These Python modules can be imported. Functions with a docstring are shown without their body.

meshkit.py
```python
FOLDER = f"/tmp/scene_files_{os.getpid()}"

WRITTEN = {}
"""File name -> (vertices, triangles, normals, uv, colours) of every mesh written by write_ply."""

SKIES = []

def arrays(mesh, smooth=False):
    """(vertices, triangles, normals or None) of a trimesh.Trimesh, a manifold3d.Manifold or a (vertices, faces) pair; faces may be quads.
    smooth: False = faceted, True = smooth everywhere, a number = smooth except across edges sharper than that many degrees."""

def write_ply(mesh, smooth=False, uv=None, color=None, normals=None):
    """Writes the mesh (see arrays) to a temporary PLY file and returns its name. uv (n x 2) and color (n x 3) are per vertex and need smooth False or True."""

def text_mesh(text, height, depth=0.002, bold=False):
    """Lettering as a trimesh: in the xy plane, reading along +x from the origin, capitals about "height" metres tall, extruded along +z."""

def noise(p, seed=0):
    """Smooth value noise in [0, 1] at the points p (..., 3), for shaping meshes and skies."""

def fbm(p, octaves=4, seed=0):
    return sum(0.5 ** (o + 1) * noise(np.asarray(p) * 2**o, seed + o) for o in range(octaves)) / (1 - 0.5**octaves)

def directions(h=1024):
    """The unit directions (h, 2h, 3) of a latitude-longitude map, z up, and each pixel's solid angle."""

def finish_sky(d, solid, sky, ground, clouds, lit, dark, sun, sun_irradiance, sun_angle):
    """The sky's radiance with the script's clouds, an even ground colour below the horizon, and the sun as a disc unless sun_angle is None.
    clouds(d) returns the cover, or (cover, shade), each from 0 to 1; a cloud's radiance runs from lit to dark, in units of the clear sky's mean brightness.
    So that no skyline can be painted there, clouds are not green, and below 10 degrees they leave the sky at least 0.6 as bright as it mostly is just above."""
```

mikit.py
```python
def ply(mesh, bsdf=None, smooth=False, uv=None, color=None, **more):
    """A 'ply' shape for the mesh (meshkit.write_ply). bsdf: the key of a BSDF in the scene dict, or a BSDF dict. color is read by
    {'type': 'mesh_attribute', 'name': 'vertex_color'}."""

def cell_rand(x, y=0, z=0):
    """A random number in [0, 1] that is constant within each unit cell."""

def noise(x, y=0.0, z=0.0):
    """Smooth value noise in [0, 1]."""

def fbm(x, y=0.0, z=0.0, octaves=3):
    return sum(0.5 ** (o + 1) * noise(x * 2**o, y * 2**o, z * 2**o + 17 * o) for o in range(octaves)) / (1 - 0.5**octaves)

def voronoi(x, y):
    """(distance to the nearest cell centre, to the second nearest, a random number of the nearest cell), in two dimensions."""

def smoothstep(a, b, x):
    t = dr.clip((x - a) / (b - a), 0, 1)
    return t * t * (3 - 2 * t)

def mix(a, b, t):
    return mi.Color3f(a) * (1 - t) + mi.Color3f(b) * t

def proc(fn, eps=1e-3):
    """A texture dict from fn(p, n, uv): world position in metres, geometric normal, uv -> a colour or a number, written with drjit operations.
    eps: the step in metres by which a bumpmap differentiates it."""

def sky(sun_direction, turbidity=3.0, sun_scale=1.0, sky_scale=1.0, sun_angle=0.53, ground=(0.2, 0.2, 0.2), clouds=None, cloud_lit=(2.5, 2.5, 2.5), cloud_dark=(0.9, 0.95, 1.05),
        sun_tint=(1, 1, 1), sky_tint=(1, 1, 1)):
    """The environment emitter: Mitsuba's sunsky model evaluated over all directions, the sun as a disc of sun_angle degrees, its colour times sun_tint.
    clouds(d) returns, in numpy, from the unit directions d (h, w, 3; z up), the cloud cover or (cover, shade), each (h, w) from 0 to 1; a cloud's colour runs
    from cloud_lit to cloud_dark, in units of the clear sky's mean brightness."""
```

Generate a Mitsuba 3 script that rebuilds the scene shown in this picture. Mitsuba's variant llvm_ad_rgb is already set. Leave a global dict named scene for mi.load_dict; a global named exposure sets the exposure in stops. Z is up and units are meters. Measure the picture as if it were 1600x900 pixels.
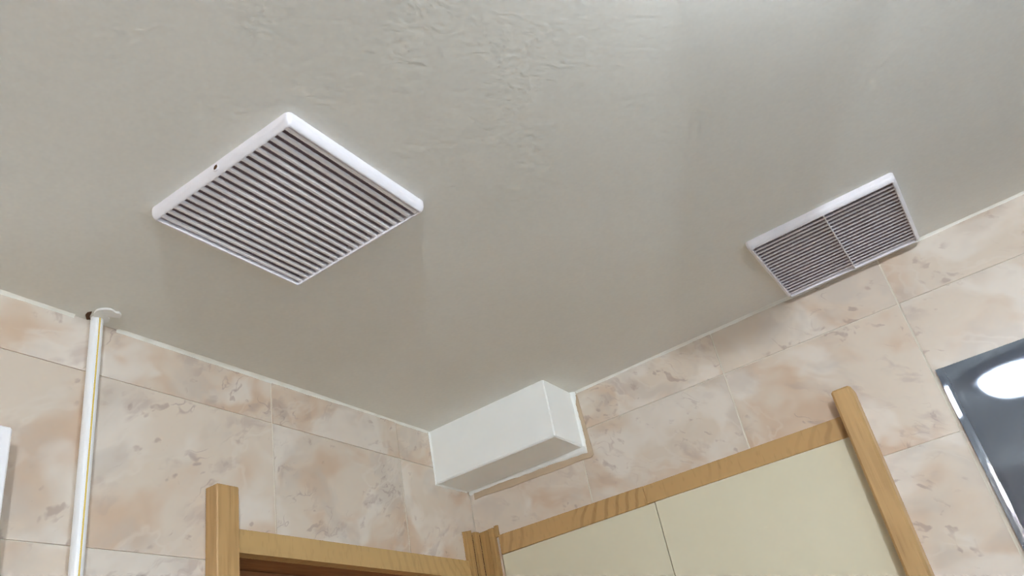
import math, random
import numpy as np
import trimesh
import shapely.geometry as sg
from shapely.geometry import box as sbox
import drjit as dr
import mitsuba as mi
import mikit
from mikit import proc, noise, fbm, smoothstep, mix, cell_rand

T = mi.ScalarTransform4f
scene, labels = {}, {}

# ------------------------------------------------------------------ camera, light, exposure
# Lengths below are in units of the camera's distance to the ceiling (S metres); corner of the room at x = y = 0, ceiling at z = 0.
S, ZC = 0.69, 2.40
def W(p): return (np.asarray(p, float) * S + [0, 0, ZC])
CAM = np.array([-2.26429, -1.49046, -1.0])
def rodrigues(v):
    a = np.linalg.norm(v); k = np.asarray(v) / a
    K = np.array([[0, -k[2], k[1]], [k[2], 0, -k[0]], [-k[1], k[0], 0]])
    return np.eye(3) + math.sin(a) * K + (1 - math.cos(a)) * K @ K
RC = rodrigues([8.55661888e-01, -6.54192365e-01, 7.98783717e-01])      # rows: right, down, forward
FPX = 1277.284
scene['camera'] = {'type': 'perspective', 'fov': 2 * math.degrees(math.atan(800 / FPX)), 'fov_axis': 'x', 'near_clip': 0.02,
                   'to_world': T().look_at(origin=W(CAM).tolist(), target=W(CAM + RC[2]).tolist(), up=(-RC[1]).tolist())}
exposure = 2.3
LAMP_POS, LAMP_R, LAMP_H, LAMP_RADIANCE = (-1.50, -1.695), 0.125, 0.085, (11.0, 12.2, 13.6)
SKY = 4.6
LAMP2_POS, LAMP2_RADIANCE = (-3.53, -2.605, -0.112), (425.0, 460.0, 500.0)
TILT = -0.018                                                           # the ceiling falls a little towards wall_left
ZF, X0, Y0 = -ZC / S, -3.6, -3.3                                        # floor, far walls
scene['daylight'] = mikit.sky((0.3, 1.0, 0.9), turbidity=4.0, sun_scale=0.0, sky_scale=SKY, ground=(0.72, 0.68, 0.60), sky_tint=(1.03, 1.0, 0.93))
FILL_WIN = (-2.9, -0.5, -2.25, -0.65)                                         # added unseen window, for fill light: x from, x to, z from, z to
def zc(y): return TILT * y

# ------------------------------------------------------------------ materials
def mat(name, d): scene[name] = {'type': 'twosided', 'bsdf': d} if d['type'] != 'twosided' else d

def pr(color, rough=0.5, spec=0.5, **k):
    c = color if isinstance(color, dict) else {'type': 'rgb', 'value': list(color)}
    return {'type': 'principled', 'base_color': c, 'roughness': rough, 'specular': spec, **k}

TW, TH, JX, JY, JZ = 0.508, 0.3655, -0.858, -0.437, -0.1235            # tile pitch and joints
def tile_color(p, n, uv):
    onL = dr.abs(n.y) > 0.5
    u = dr.select(onL, p.x / S, p.y / S)
    z = (p.z - ZC) / S
    iu = dr.floor((u - dr.select(onL, mi.Float(JX), mi.Float(JY))) / TW)
    iz = dr.floor((z - JZ) / TH)
    s = cell_rand(iu, iz, dr.select(onL, mi.Float(3), mi.Float(8))) * 60
    s2 = cell_rand(iu, iz, dr.select(onL, mi.Float(5), mi.Float(13)))
    a, b = u * 0.82 + z * 0.57 + s, z * 0.82 - u * 0.57 + s * 1.7
    w1 = fbm(a * 5, b * 5, s, 3) - 0.5
    w2 = fbm(a * 5 + 31, b * 5 + 7, s, 3) - 0.5
    a2, b2 = a + 0.16 * w1, b + 0.16 * w2
    big = fbm(a2 * 5.5, b2 * 7.5, s, 4)
    col = mix((0.615, 0.53, 0.44), (0.545, 0.40, 0.29), smoothstep(0.44, 0.68, big) * 0.85)          # cream to peach
    col = mix(col, (0.69, 0.63, 0.56), smoothstep(0.50, 0.66, fbm(a2 * 6 + 11, b2 * 9 + 5, s, 4)) * 0.8)  # milky clouds
    col = mix(col, (0.49, 0.435, 0.385), smoothstep(0.50, 0.72, fbm(a2 * 9 + 3, b2 * 12 + 41, s, 4)) * 0.5)  # greyish clouds
    mask = smoothstep(0.42, 0.60, fbm(a * 5 + 71, b * 6 + 13, s, 3))
    c2, d2 = a + 0.05 * (fbm(a * 18, b * 18, s + 3, 3) - 0.5), b + 0.05 * (fbm(a * 18 + 9, b * 18 + 27, s + 3, 3) - 0.5)
    sm = smoothstep(0.54, 0.70, fbm(c2 * 13, d2 * 30, s, 4))                                            # short slanting smudges
    col = mix(col, (0.40, 0.315, 0.275), sm * mask * 0.45)
    r = dr.abs(fbm(c2 * 9 + 19, d2 * 20 + 2, s, 4) - 0.5)
    brk = smoothstep(0.52, 0.68, fbm(c2 * 16 + 5, d2 * 22, s, 3))
    col = mix(col, (0.36, 0.27, 0.235), (1 - smoothstep(0.0, 0.02, r)) * mask * brk * 0.6)              # broken veins
    sp = smoothstep(0.62, 0.76, fbm(c2 * 34, d2 * 60, s, 3)) * smoothstep(0.46, 0.60, fbm(a * 9, b * 9 + 50, s, 2))
    col = mix(col, (0.33, 0.235, 0.195), sp * 0.5)
    lt = dr.abs(fbm(a2 * 8 + 47, b2 * 15 + 21, s, 4) - 0.5)
    col = mix(col, (0.70, 0.64, 0.57), (1 - smoothstep(0.0, 0.05, lt)) * smoothstep(0.45, 0.6, fbm(a * 5 + 3, b * 5 + 90, s, 2)) * 0.25)
    return col * (0.97 + 0.06 * s2)
mat('m_tile', pr(proc(tile_color), 0.30, 0.45))

def wood_fn(base, dark, axis, seed, fine=1.0):
    def f(p, n, uv):
        q = [p.x / S, p.y / S, (p.z - ZC) / S]
        l = q[axis]; o = [q[i] for i in range(3) if i != axis]
        x, y = o[0] * 46 * fine + seed, o[1] * 46 * fine
        g = fbm(x, y, l * 3.0 + seed, 3)
        ring = 0.5 + 0.5 * dr.sin((g * 7 + x * 0.5 + y * 0.5 + fbm(l * 3 + seed, x * 0.2, 0, 2) * 5) * 3.0)
        pore = smoothstep(0.58, 0.8, fbm(x * 7, y * 7, l * 14, 2))
        c = mix(base, dark, ring * 0.28 + 0.22 * pore)
        return c * (0.9 + 0.2 * noise(l * 4 + seed, x * 0.3, y * 0.3))
    return f
OAK, OAKD = (0.475, 0.295, 0.125), (0.29, 0.155, 0.055)
mat('m_oak_post', pr(proc(wood_fn(OAK, OAKD, 2, 3.1)), 0.45, 0.4))
mat('m_oak_strip', pr(proc(wood_fn((0.46, 0.285, 0.115), (0.24, 0.125, 0.045), 2, 8.7, 1.4)), 0.55, 0.3))

def rail_fn(axis, seed, base=OAK, dark=OAKD, amp=0.5):
    # veneer with slanting cathedral figure across the board
    def f(p, n, uv):
        l = (p.x if axis == 0 else p.y) / S; z = (p.z - ZC) / S
        wob = fbm(l * 6 + seed, z * 10, 1.0, 3)
        ph = l * 185 + wob * 8 + z * 60 + seed
        fig = smoothstep(0.30, 0.60, fbm(l * 5 + seed * 2, z * 4, 4, 2))
        ring = smoothstep(0.55, 1.0, 0.5 + 0.5 * dr.sin(ph))
        pore = smoothstep(0.55, 0.8, fbm(l * 160, z * 45, seed, 2))
        return mix(base, dark, ring * amp * fig + 0.2 * pore + 0.14 * noise(l * 9, z * 12, seed))
    return f
mat('m_oak_rail_right', pr(proc(rail_fn(1, 2.3)), 0.42, 0.4))
mat('m_oak_rail_left', pr(proc(rail_fn(0, 6.9, (0.50, 0.33, 0.14), (0.33, 0.19, 0.07), 0.22)), 0.42, 0.4))
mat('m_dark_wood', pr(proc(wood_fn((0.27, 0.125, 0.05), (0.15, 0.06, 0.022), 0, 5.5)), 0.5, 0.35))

def ceil_color(p, n, uv):
    m = fbm(p.x * 2.2, p.y * 2.2, 0, 3)
    f = fbm(p.x * 240, p.y * 240, 0, 2)
    c = mix((0.70, 0.688, 0.63), (0.74, 0.73, 0.675), smoothstep(0.3, 0.7, m))
    return c * (0.975 + 0.05 * f)
def ceil_bump(p, n, uv): return fbm(p.x * 210, p.y * 210, 0, 3) * 1.0
scene['m_ceiling'] = {'type': 'twosided', 'bsdf': {'type': 'bumpmap', 'arbitrary': proc(ceil_bump, 1.2e-3), 'scale': 0.0004, 'bsdf': pr(proc(ceil_color), 0.85, 0.2)}}
mat('m_grout', pr((0.68, 0.64, 0.55), 0.9, 0.1))
mat('m_bead', pr(proc(lambda p, n, uv: mix((0.76, 0.74, 0.66), (0.85, 0.84, 0.78), noise(p.x * 60, p.y * 60, p.z * 60))), 0.6, 0.3))
mat('m_white_plastic', pr((0.74, 0.725, 0.755), 0.38, 0.45))
mat('m_slat', pr((0.87, 0.855, 0.89), 0.42, 0.4))
mat('m_recess_shade', pr((0.34, 0.29, 0.32), 0.9, 0.1))  # shade of the vent recess put into the colour
mat('m_white_paint', pr(proc(lambda p, n, uv: mix((0.82, 0.84, 0.81), (0.85, 0.865, 0.84), fbm(p.x * 14, p.y * 14, p.z * 14, 3))), 0.5, 0.35))
mat('m_plaster', pr((0.76, 0.75, 0.72), 0.9, 0.1))
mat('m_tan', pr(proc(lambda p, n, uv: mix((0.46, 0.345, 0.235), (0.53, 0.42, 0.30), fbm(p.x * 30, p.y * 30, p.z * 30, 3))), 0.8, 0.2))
mat('m_cream', pr(proc(lambda p, n, uv: mix((0.63, 0.585, 0.43), (0.655, 0.61, 0.46), fbm(p.y * 9, p.z * 9, 0, 3))), 0.45, 0.35))
mat('m_pipe', pr((0.80, 0.81, 0.81), 0.32, 0.45))
mat('m_stripe', pr((0.66, 0.50, 0.12), 0.4, 0.4))
mat('m_gap_shade', pr((0.09, 0.05, 0.03), 0.9, 0.1))  # shade of gaps and holes put into the colour of solid pieces
mat('m_cabinet_white', pr((0.84, 0.84, 0.86), 0.3, 0.5))
def cond(alpha, rgb): return {'type': 'roughconductor', 'material': 'none', 'alpha': alpha, 'specular_reflectance': {'type': 'rgb', 'value': rgb}}
scene['m_smoked'] = {'type': 'twosided', 'bsdf': {'type': 'blendbsdf', 'weight': 0.17,
    'a': {'type': 'diffuse', 'reflectance': {'type': 'rgb', 'value': [0.026, 0.031, 0.044]}},  # bluish lens haze put into the base colour
    'b': {'type': 'blendbsdf', 'weight': 0.10, 'a': cond(0.003, [0.80, 0.88, 0.98]), 'b': cond(0.2, [0.72, 0.84, 1.0])}}}       # rough lobe imitates the camera glow around the reflected lamp
mat('m_floor', pr(proc(lambda p, n, uv: mix((0.30, 0.275, 0.24), (0.38, 0.35, 0.31), fbm(p.x * 5, p.y * 5, 0, 3))), 0.4, 0.4))
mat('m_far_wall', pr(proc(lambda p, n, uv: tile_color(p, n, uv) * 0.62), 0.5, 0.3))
mat('m_frosted', pr((0.85, 0.86, 0.86), 0.6, 0.4)); scene['m_frosted'] = {'type': 'principledthin', 'base_color': {'type': 'rgb', 'value': [.92, .93, .93]}, 'roughness': .5, 'diff_trans': 1.6}
mat('m_bronze', pr((0.06, 0.045, 0.035), 0.6, 0.3))
mat('m_globe', pr((0.85, 0.85, 0.85), 0.4, 0.4))

# ------------------------------------------------------------------ helpers
def key_for(name):
    if name not in scene: return name
    i = 1
    while f'{name}_{i:03d}' in scene: i += 1
    return f'{name}_{i:03d}'
roots = set()
def thing(name, label, cat=None, kind=None, group=None):
    k, i = name, 0
    while k in roots: i += 1; k = f'{name}_{i:03d}'
    roots.add(k); labels[k] = {'label': label}
    if cat: labels[k]['category'] = cat
    if kind: labels[k]['kind'] = kind
    if group: labels[k]['group'] = group
    return k
def to_m(mesh):
    v = np.asarray(mesh.vertices) * S + [0, 0, ZC]
    return trimesh.Trimesh(v, mesh.faces, process=False)
def obj(parent, name, mesh, m, smooth=False, label=None, **more):
    k = key_for(parent + '__' + name) if parent and name else parent
    scene[k] = mikit.ply(to_m(mesh), m, smooth=smooth, **more)
    if label: labels[k] = {'label': label}
    return k
def cat(*ms): return trimesh.util.concatenate(list(ms))
def hull(pts):
    m = trimesh.convex.convex_hull(np.asarray(pts, float)); return m
def cbox(lo, hi, c=0.002):
    lo, hi = np.minimum(lo, hi), np.maximum(lo, hi)
    c = min(c, *( (hi - lo) * 0.45))
    pts = []
    for s in np.ndindex(2, 2, 2):
        p = np.where(s, hi, lo); d = np.where(s, -c, c)
        for a in range(3):
            q = p + d; q[a] = p[a]; pts.append(q)
    return hull(pts)
def prism(poly, axis, a, b):
    """Shapely polygon in the two other axes (x,z for axis y; y,z for axis x; x,y for z), extruded from a to b along axis."""
    m = trimesh.creation.extrude_polygon(poly, abs(b - a))
    v = np.array(m.vertices); lo = min(a, b); out = np.empty_like(v)
    o = [i for i in range(3) if i != axis]
    out[:, o[0]], out[:, o[1]], out[:, axis] = v[:, 0], v[:, 1], v[:, 2] + lo
    m = trimesh.Trimesh(out, m.faces, process=False)
    if m.volume < 0: m.invert()
    return m
def tube(a, b, r, n=20):
    return trimesh.creation.cylinder(radius=r, segment=[a, b], sections=n)
def sweep(pts, section, scale=None):
    """Loft closed section points (k x 2 in local frame u,v given as vectors) along pts: pts = list of (origin, U, V)."""
    k = len(section); V = []
    for i, (o, U, Vv) in enumerate(pts):
        s = 1 if scale is None else scale[i]
        for (u, v) in section: V.append(np.asarray(o) + s * (u * np.asarray(U) + v * np.asarray(Vv)))
    F = []
    for i in range(len(pts) - 1):
        for j in range(k):
            a, b = i * k + j, i * k + (j + 1) % k
            F += [[a, b, b + k], [a, b + k, a + k]]
    for j in range(1, k - 1):
        F.append([0, j + 1, j]); e = (len(pts) - 1) * k; F.append([e, e + j, e + j + 1])
    m = trimesh.Trimesh(np.array(V), F, process=False)
    if m.volume < 0: m.invert()
    return m
rng = np.random.default_rng(7)
def wobble(n, amt, sm=3):
    r = rng.normal(size=n + 2 * sm); r = np.convolve(r, np.ones(2 * sm + 1) / (2 * sm + 1), 'same')[sm:-sm]
    return 1 + amt * r * math.sqrt(2 * sm + 1)

# ------------------------------------------------------------------ the room
c = thing('ceiling', 'matt warm grey ceiling with fine stippled paint', kind='structure')
cv = [(x, y, zc(y) + d) for x in (X0 - .15, .15) for y in (Y0 - .15, .15) for d in (0, .12)]
obj(c, None, hull(cv), 'm_ceiling')
f = thing('floor', 'beige tiled bathroom floor below the picture', kind='structure')
obj(f, None, cbox((X0 - .15, Y0 - .15, ZF - .12), (.15, .15, ZF), .001), 'm_floor')

DL = (-1.006, -0.075, -0.455)                    # left door hole: x from, x to, top
DR = (-1.215, -0.085, -0.400)                    # right door hole: y from, y to, top
JO, JH, TT = 0.0044, 0.0028, 0.0026                          # joint width, tile proud of grout

def wall(name, label, axis, lo, hi, hole, j0, top):
    k = thing(name, label, kind='structure')
    full = sg.Polygon([(lo, ZF), (hi, ZF), (hi, top(hi)), (lo, top(lo))])
    h = sbox(hole[0], ZF - 1, hole[1], hole[2])
    slab = full.difference(h)
    obj(k, 'backing', prism(slab, axis, TT, 0.15), 'm_grout')
    lim = sbox(lo, ZF, hi, 1).intersection(full).difference(h)
    i0, i1 = math.floor((lo - j0) / TW), math.ceil((min(hi, 0) - j0) / TW)
    for iz in range(0, -4, -1):                   # four rows from the ceiling down; the frame ends in the third
        for i in range(i0, i1):
            z1 = JZ + iz * TH + TH if iz < 0 else 1
            z0 = JZ + iz * TH
            t = sbox(j0 + i * TW + JO / 2, z0 + JH / 2, j0 + (i + 1) * TW - JO / 2, z1 - JH / 2).intersection(lim).intersection(sbox(lo, ZF, -0.001, 1))
            for g in (t.geoms if hasattr(t, 'geoms') else [t]):
                if g.is_empty or g.area < 1e-4: continue
                d = rng.uniform(-0.0005, 0.0005)
                obj(k, 'tile', prism(g, axis, d, TT + .001), 'm_tile')
    rest = sbox(lo, ZF, min(hi, -0.001), JZ - 3 * TH - JO / 2).intersection(lim)
    for g in (rest.geoms if hasattr(rest, 'geoms') else [rest]):
        if not g.is_empty: obj(k, 'lower_tiling', prism(g, axis, 0, TT + .001), 'm_tile')
    return k
wall('wall_left', 'pink beige marbled tile wall on the left, behind the white pipe', 1, X0, 0.15, DL, JX, lambda x: 0.0)
wall('wall_right', 'pink beige marbled tile wall on the right, with the dark mirror', 0, Y0, 0.0, DR, JY, lambda y: zc(y))
w = thing('wall_far', 'tiled wall behind the camera, facing the mirror', kind='structure')
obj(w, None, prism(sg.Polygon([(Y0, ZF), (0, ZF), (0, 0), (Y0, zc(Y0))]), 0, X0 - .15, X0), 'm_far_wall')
w = thing('wall_near', 'tiled wall behind the camera, facing the left wall', kind='structure')
ow = sbox(FILL_WIN[0], FILL_WIN[2], FILL_WIN[1], FILL_WIN[3])
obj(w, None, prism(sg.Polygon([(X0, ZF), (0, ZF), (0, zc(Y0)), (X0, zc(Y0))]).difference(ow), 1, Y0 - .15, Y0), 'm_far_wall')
k = thing('added_window_1', 'white window behind the camera, unseen and added for fill light', kind='structure')  # added for its fill light, never in view
xm = (FILL_WIN[0] + FILL_WIN[1]) / 2
holes = [sbox(FILL_WIN[0] + .06, FILL_WIN[2] + .06, xm - .03, FILL_WIN[3] - .06), sbox(xm + .03, FILL_WIN[2] + .06, FILL_WIN[1] - .06, FILL_WIN[3] - .06)]
obj(k, 'frame', prism(ow.difference(holes[0]).difference(holes[1]), 1, Y0 - .11, Y0 - .06), 'm_white_plastic')
for h in holes: obj(k, 'pane', prism(h, 1, Y0 - .087, Y0 - .083), 'm_frosted')

# sealant beads where walls and ceiling meet
def bead(name, label, pts_fn, a, b, gaps, sec_u, sec_v, r):
    k = thing(name, label, kind='structure')
    n = int(abs(b - a) / 0.02) + 2
    ts = np.linspace(a, b, n); sc = wobble(n, 0.13)
    sec = [(0, 0), (1, 0), (.55, .32), (.32, .55), (0, 1)]
    sec = [(u * r, v * r) for u, v in sec]
    segs = []
    edges = [a] + [e for g in gaps for e in g] + [b]
    for s0, s1 in zip(edges[::2], edges[1::2]):
        m = [(t, s) for t, s in zip(ts, sc) if min(s0, s1) <= t <= max(s0, s1)]
        segs.append(sweep([(pts_fn(t), sec_u, sec_v) for t, _ in m], sec, [s for _, s in m]))
    obj(k, None, cat(*segs), 'm_bead', smooth=40)
bead('trim_1', 'thin cream sealant bead between the left tile wall and the ceiling', lambda x: (x, 0.0005, 0.0005), X0, -0.19, [(-1.392, -1.318)], (0, -1, 0), (0, 0, -1), 0.0082)
bead('trim_2', 'thin cream sealant bead between the right tile wall and the ceiling', lambda y: (0.0005, y, zc(y) + .0005), Y0, -0.47, [], (-1, 0, 0), (0, 0, -1), 0.0082)

# ------------------------------------------------------------------ boxing in the corner
k = thing('corner_boxing', 'white painted box-shaped casing in the corner under the ceiling', 'boxing')
bx, by, bz = -0.181, -0.452, -0.178
def boxing():
    pts = []
    for x in (bx, 0):
        for y in (by, 0):
            for z in (bz, None):
                zz = z if z is not None else zc(y)
                pts.append((x, y, zz))
    r = 0.004
    c0 = np.mean(pts, 0); out = []
    for p in pts:
        p = np.array(p)
        for a in range(3):
            q = p.copy()
            for b_ in range(3):
                if b_ != a and not (b_ == 2 and p[2] > -0.1): q[b_] += r * np.sign(c0[b_] - p[b_])
            out.append(q)
    return hull(out)
obj(k, 'casing', boxing(), 'm_white_paint', smooth=25)
def line_bead(p0, p1, U, V, ru, rv, n=24, amt=.22, bend=None):
    sc = wobble(n, amt)
    P = [np.array(p0) + (np.array(p1) - np.array(p0)) * t for t in np.linspace(0, 1, n)]
    sec = [(0, 0), (ru, 0), (ru * .8, rv * .6), (ru * .4, rv * .95), (0, rv)]
    return sweep([(p, U, V) for p in P], sec, sc)
# bead along the right wall: beside and below the casing; along the left wall: beside and below
obj(k, 'sealant_bead', line_bead((0, by + .001, zc(by)), (0, by + .001, bz - .004), (0, -1, 0), (-1, 0, 0), .0135, .011), 'm_white_paint', smooth=40, label='white filler bead against the right wall')
obj(k, 'sealant_bead', line_bead((0, by - .009, bz + .001), (0, -0.003, bz + .001), (0, 0, -1), (-1, 0, 0), .018, .010), 'm_white_paint', smooth=40, label='white filler bead under the casing')
obj(k, 'sealant_bead', line_bead((bx + .002, 0, 0), (bx + .002, 0, bz - .003), (-1, 0, 0), (0, -1, 0), .006, .006), 'm_white_paint', smooth=40)
obj(k, 'sealant_bead', line_bead((bx - .004, 0, bz + .001), (-.01, 0, bz + .001), (0, 0, -1), (0, -1, 0), .006, .006), 'm_white_paint', smooth=40)
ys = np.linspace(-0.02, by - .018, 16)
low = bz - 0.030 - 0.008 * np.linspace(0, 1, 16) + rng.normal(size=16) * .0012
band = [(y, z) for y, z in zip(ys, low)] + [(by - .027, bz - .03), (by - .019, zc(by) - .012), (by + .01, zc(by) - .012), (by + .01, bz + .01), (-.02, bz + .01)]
obj(k, 'tan_band', prism(sg.Polygon(band), 0, -0.003, 0.001), 'm_tan', label='uneven tan strip around the casing')  # thin raised tan strip beside and below the casing

# ------------------------------------------------------------------ ceiling vents
def rrect(x0, x1, y0, y1, r, n=5):
    P = []
    for cx, cy, a0 in ((x1 - r, y1 - r, 0), (x0 + r, y1 - r, 90), (x0 + r, y0 + r, 180), (x1 - r, y0 + r, 270)):
        for i in range(n + 1):
            a = math.radians(a0 + 90 * i / n); P.append((cx + r * math.cos(a), cy + r * math.sin(a)))
    return P
def loft(loops, close_last=False):
    n = len(loops[0]); V = [p for l in loops for p in l]; F = []
    for i in range(len(loops) - 1):
        for j in range(n):
            a, b = i * n + j, i * n + (j + 1) % n
            F += [[a, b, b + n], [a, b + n, a + n]]
    return trimesh.Trimesh(np.array(V), F, process=False)
def vent(name, label, R, axis, nslat, H, tilt, sw, th, midbar=None, hole=None, lip=0.0105):
    x0, x1, y0, y1 = R
    k = thing(name, label, 'vent')
    prof = [(0, 0), (0, H * .45), (.001, H * .66), (.0035, H * .84), (.006, H * .96), (.008, H), (lip - .001, H), (lip, H - .0015), (lip, .003), (0, .0)]
    loops = []
    for ins, dz in prof:
        r = max(0.0105 - ins * .75, 0.0028)
        loops.append([(x, y, zc(y) - dz) for x, y in rrect(x0 + ins, x1 - ins, y0 + ins, y1 - ins, r)])
    m = loft(loops); m.fix_normals()
    if m.volume < 0: m.invert()
    obj(k, 'frame', m, 'm_white_plastic', smooth=35)
    ix0, ix1, iy0, iy1 = x0 + lip, x1 - lip, y0 + lip, y1 - lip
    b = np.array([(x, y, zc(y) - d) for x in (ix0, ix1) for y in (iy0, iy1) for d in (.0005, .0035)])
    obj(k, 'back_plate', hull(b), 'm_recess_shade', label='plate behind the slats, recess shade put into its colour')  # shallow plate, coloured dark in place of a deep shaded recess
    span = (iy0, iy1) if axis == 'x' else (ix0, ix1)
    pitch = (span[1] - span[0]) / nslat
    n = 10
    for i in range(nslat):
        cpos = span[0] + (i + 0.5) * pitch
        sec = []
        for j in range(n):
            a = 2 * math.pi * j / n
            u, v = sw * pitch * .5 * math.copysign(abs(math.cos(a)) ** .8, math.cos(a)), pitch * th * math.copysign(abs(math.sin(a)) ** .8, math.sin(a))
            sec.append((u * math.cos(tilt) - v * math.sin(tilt), u * math.sin(tilt) + v * math.cos(tilt)))
        dz = H - pitch * .42
        V = []
        ends = (ix0 - .001, ix1 + .001) if axis == 'x' else (iy0 - .001, iy1 + .001)
        for e in ends:
            for u, v in sec:
                if axis == 'x': V.append((e, cpos + u, zc(cpos + u) - dz + v))
                else: V.append((cpos + u, e, zc(e) - dz + v))
        obj(k, 'slat', hull(V), 'm_slat', smooth=50)
    if midbar is not None:
        V = [(x, y, zc(y) - d) for x in (ix0, ix1) for y in (midbar - .0012, midbar + .0012) for d in (H - .014, H + .0003)]
        obj(k, 'centre_bar', hull(V), 'm_slat')
    if hole is not None:
        hx, hy, hz = hole
        a, c_ = trimesh.creation.annulus(.0050, .0072, .003), trimesh.creation.cylinder(.0052, .0022)
        Rm = trimesh.transformations.rotation_matrix(-math.pi / 2, [0, 1, 0])
        for mm in (a, c_): mm.apply_transform(Rm); mm.apply_translation((hx, hy, zc(hy) - hz))
        obj(k, 'screw_recess_shade', c_, 'm_gap_shade', label='dark disc painted as the shade of the screw recess in the frame edge')  # dark disc stands in for the shade inside the screw hole
        obj(k, 'recess_rim', a, 'm_white_plastic', smooth=30)
    return k
vent('ceiling_vent', 'square white slatted ceiling vent out in the open ceiling, without a centre bar', (-1.5115, -1.1415, -0.757, -0.3950), 'x', 19, 0.0245, math.radians(16), 0.62, 0.20, hole=(-1.5112, -0.577, 0.0120))
vent('ceiling_vent', 'square white slatted ceiling vent against the right tile wall, with a centre bar', (-0.406, -0.031, -1.573, -1.200), 'y', 19, 0.022, math.radians(23), 0.70, 0.125, midbar=-1.395)

# ------------------------------------------------------------------ pipe at the left
k = thing('wall_pipe', 'white vertical pipe with a thin yellow line, running up the left wall into the ceiling', 'pipe')
PX, PY, PRr = -1.3640, -0.0165, 0.0128
obj(k, 'tube', tube((PX, PY, ZF + .002), (PX, PY, 0.004), PRr, 32), 'm_pipe', smooth=40)
ang = math.radians(-96)
st = [(math.cos(ang + d) * (PRr + e), math.sin(ang + d) * (PRr + e)) for d, e in ((-.12, .0004), (0, .0005), (.12, .0004), (.12, -.001), (-.12, -.001))]
obj(k, 'stripe', sweep([((PX, PY, ZF + .01), (1, 0, 0), (0, 1, 0)), ((PX, PY, 0.0), (1, 0, 0), (0, 1, 0))], st), 'm_stripe', label='thin yellow printed line')
k = thing('plaster_collar', 'ragged white plaster lump on the ceiling right of the pipe top', 'plaster')
cx, cy_ = -1.3615, -0.0185
poly = [(-.022, -.018), (-.024, -.030), (-.021, -.038), (-.014, -.045), (-.005, -.049), (.009, -.045), (.016, -.047), (.024, -.042), (.027, -.033), (.019, -.030), (.012, -.027), (.003, -.024), (.014, -.016), (.019, -.006), (.012, .006), (-.008, .004)]
poly = sg.Polygon([(cx + a, cy_ + b) for a, b in poly]).buffer(.001)
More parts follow.
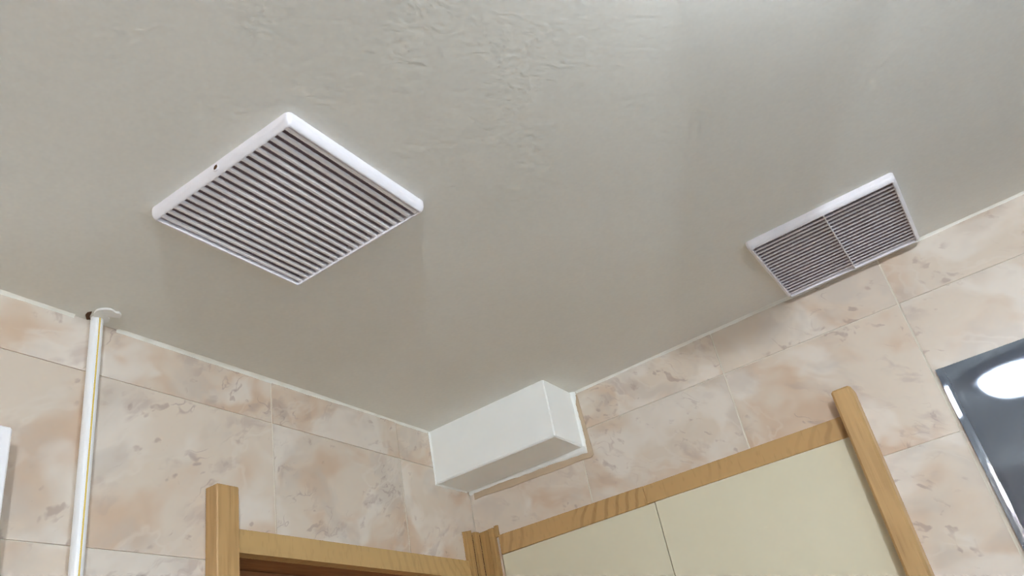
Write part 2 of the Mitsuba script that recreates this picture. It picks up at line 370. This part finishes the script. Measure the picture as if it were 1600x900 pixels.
obj(k, 'patch', prism(poly, 2, zc(-.03) - .0045, zc(-.03) + .001), 'm_plaster', smooth=False)
gap = sg.Polygon([(cx - .018, cy_ + .016), (cx - .030, cy_ + .002), (cx - .032, cy_ - .010), (cx - .027, cy_ - .017), (cx - .0235, cy_ - .008), (cx - .019, cy_ + .004), (cx - .010, cy_ + .012)])
obj(k, 'gap_shade_patch', prism(gap, 2, -.0012, .001), 'm_gap_shade', label='dark patch painted as the shade of the broken gap left of the pipe')  # flat dark piece stands in for the shade inside the hole

# ------------------------------------------------------------------ white cabinet at the left edge
k = thing('wall_cabinet', 'white shallow wall cabinet cut off by the left edge of the picture', 'cabinet')
obj(k, 'body', cbox((-1.96, -0.052, -0.72), (-1.535, -0.0005, -0.3105), .003), 'm_cabinet_white')
obj(k, 'door', cbox((-1.963, -0.062, -0.723), (-1.532, -0.0535, -0.308), .004), 'm_cabinet_white')

# ------------------------------------------------------------------ left door frame
k = thing('door_1', 'oak framed doorway in the left wall with a dark brown lining', kind='structure')
obj(k, 'post', cbox((-1.065, -0.0405, ZF), (-1.0035, 0.0, -0.329), .0025), 'm_oak_post', smooth=False)
def rail_L(x0, x1, za0, za1, zb0, zb1, d):
    return hull([(x, y, z) for x, z in ((x0, za0), (x1, za1), (x0, zb0), (x1, zb1)) for y in (-d, 0.02)] )
obj(k, 'head_rail', rail_L(-1.0030, -0.078, -0.4155, -0.4135, -0.4690, -0.4690, .012), 'm_oak_rail_left')
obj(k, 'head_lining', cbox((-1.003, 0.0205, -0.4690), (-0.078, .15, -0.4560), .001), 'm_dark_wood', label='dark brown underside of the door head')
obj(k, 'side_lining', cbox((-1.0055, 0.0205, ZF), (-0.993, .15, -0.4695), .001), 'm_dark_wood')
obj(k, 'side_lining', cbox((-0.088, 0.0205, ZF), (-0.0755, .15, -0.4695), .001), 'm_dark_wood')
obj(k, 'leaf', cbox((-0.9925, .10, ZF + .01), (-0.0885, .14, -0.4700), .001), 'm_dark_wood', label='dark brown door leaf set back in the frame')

# ------------------------------------------------------------------ right door frame with cream panels
k = thing('door_2', 'cream panelled door in an oak frame in the right wall', kind='structure')
obj(k, 'post', cbox((-0.075, -1.2635, ZF), (0.0, -1.2115, -0.3055), .006), 'm_oak_post')
def rail_R(y0, y1, zt0, zt1, zb0, zb1, d, back=.02):
    return hull([(x, y, z) for y, z in ((y0, zt0), (y1, zt1), (y0, zb0), (y1, zb1)) for x in (-d, back)])
obj(k, 'head_rail', rail_R(-0.6105, -0.092, -0.3560, -0.3490, -0.4115, -0.4100, .010), 'm_oak_rail_right', label='left length of the oak head rail')
obj(k, 'head_rail', rail_R(-1.2110, -0.6118, -0.3590, -0.3575, -0.4160, -0.4100, .0115), 'm_oak_rail_right', label='right length of the oak head rail')
obj(k, 'panel', cbox((-0.0075, -0.6325, ZF + .005), (0.03, -0.092, -0.4112), .001), 'm_cream', label='left cream panel')
obj(k, 'panel', hull([(x, y, z) for x in (-.0085, .03) for y, z in ((-1.2110, ZF + .005), (-.6355, ZF + .005), (-1.2110, -.4163), (-.6355, -.4108))]), 'm_cream', label='right cream panel')

obj(k, 'light_stop_board', cbox((0.034, -1.2145, ZF + .005), (0.06, -0.0855, -0.4005), .001), 'm_dark_wood')  # added behind the panels to stop light leaking through their joint

# ------------------------------------------------------------------ corner post of rough strips
k = thing('trim_3', 'rough oak corner strips where the two door frames meet', kind='structure')
def strip(x0, x1, y0, y1, zt, jag, m='m_oak_strip'):
    n = 6
    pts = [(x0, y0), (x1, y0), (x1, y1), (x0, y1)]
    V, F = [], []
    top = [zt + jag[i] for i in range(4)]
    return hull([(x, y, ZF) for x, y in pts] + [(x, y, t) for (x, y), t in zip(pts, top)])
obj(k, 'strip', strip(-0.0770, -0.0475, -0.016, 0.0, -0.319, (-.004, .004, .002, 0)), 'm_oak_strip', label='strip on the left wall')
obj(k, 'strip', strip(-0.0425, -0.0165, -0.024, 0.0, -0.322, (0, .002, .003, 0)), 'm_oak_strip', label='middle strip')
obj(k, 'strip', hull([(x, y, z) for z, e in ((ZF, 0), (-0.323, 0)) for x, y in ((-.013, -.018), (0, -.018), (0, -.058), (-.019, -.058), (-.013, -.0245))]), 'm_oak_strip')
obj(k, 'strip', hull([(x, y, z) for z in (ZF, -0.321) for x, y in ((-.015, -.0585), (0, -.0585), (0, -.0775), (-.015, -.0775))]), 'm_oak_strip')
obj(k, 'strip', hull([(x, y, z) for z in (-0.352, -0.315) for x, y in ((-.008, -.078), (0, -.078), (0, -.0905), (-.006, -.0905))]), 'm_oak_strip', label='splintered top end')

obj(k, 'shade_strip', strip(-0.0466, -0.0434, -0.015, 0.0, -0.330, (0, 0, 0, 0)), 'm_gap_shade', label='dark bar painted as the shade between strips')  # solid dark bars stand in for the shade between the strips
obj(k, 'shade_strip', strip(-0.0156, -0.0128, -0.0245, 0.0, -0.330, (0, 0, 0, 0)), 'm_gap_shade', label='dark bar painted as the shade between strips')

# ------------------------------------------------------------------ smoked mirror on the right wall
k = thing('wall_mirror', 'dark smoked mirror on the right wall, a bright lamp reflected in it', 'mirror')
my, mz, mw = -1.4620, -0.3280, 0.019
obj(k, 'glass', cbox((-0.0092, -2.45, -1.55), (-0.001, my - mw - .0002, mz), .0003), 'm_smoked')
h1, h2 = 0.58 * mw * math.tan(math.radians(5.0)), 0.42 * mw * math.tan(math.radians(9.3))
edge = [(-.001, my), (-.0092 - h1 - h2, my), (-.0092 - h2, my - .58 * mw), (-.0092, my - mw), (-.001, my - mw)]
obj(k, 'slanted_edge', prism(sg.Polygon(edge), 2, -1.55, mz), 'm_smoked', label='thin slanted edge of the mirror')

# ------------------------------------------------------------------ lamps
k = thing('ceiling_lamp', 'round white ceiling lamp seen only as the bright reflection in the mirror', 'lamp')
lx, ly = LAMP_POS
base = trimesh.creation.cylinder(radius=LAMP_R + .035, height=.034, sections=40)
base.apply_translation((lx, ly, zc(ly) - .016))
obj(k, 'base', base, 'm_white_plastic', smooth=40)
pf = [(LAMP_R * math.cos(a), -LAMP_H * math.sin(a)) for a in np.linspace(0, math.pi / 2, 12)]
g = trimesh.creation.revolve([(max(r, 1e-5), z) for r, z in pf], sections=40)
if np.einsum('ij,ij->i', g.face_normals, g.triangles_center).sum() < 0: g.invert()
g.apply_translation((lx, ly, zc(ly) - .0335))
obj(k, 'globe', g, 'm_globe', smooth=True, emitter={'type': 'area', 'radiance': {'type': 'rgb', 'value': list(LAMP_RADIANCE)}})
k = thing('wall_lamp', 'small wall lamp behind the camera, seen as the lower glint on the mirror edge', 'lamp')
x, y, z = LAMP2_POS
obj(k, 'base', tube((X0 + .0005, y, z), (X0 + .012, y, z), .085, 36), 'm_bronze', smooth=40)
obj(k, 'arm', tube((X0 + .011, y, z), (X0 + .06, y, z), .012, 16), 'm_bronze', smooth=40)
s = trimesh.creation.icosphere(3, .045); s.apply_translation((X0 + .098, y, z))
obj(k, 'globe', s, 'm_globe', smooth=True, emitter={'type': 'area', 'radiance': {'type': 'rgb', 'value': list(LAMP2_RADIANCE)}})
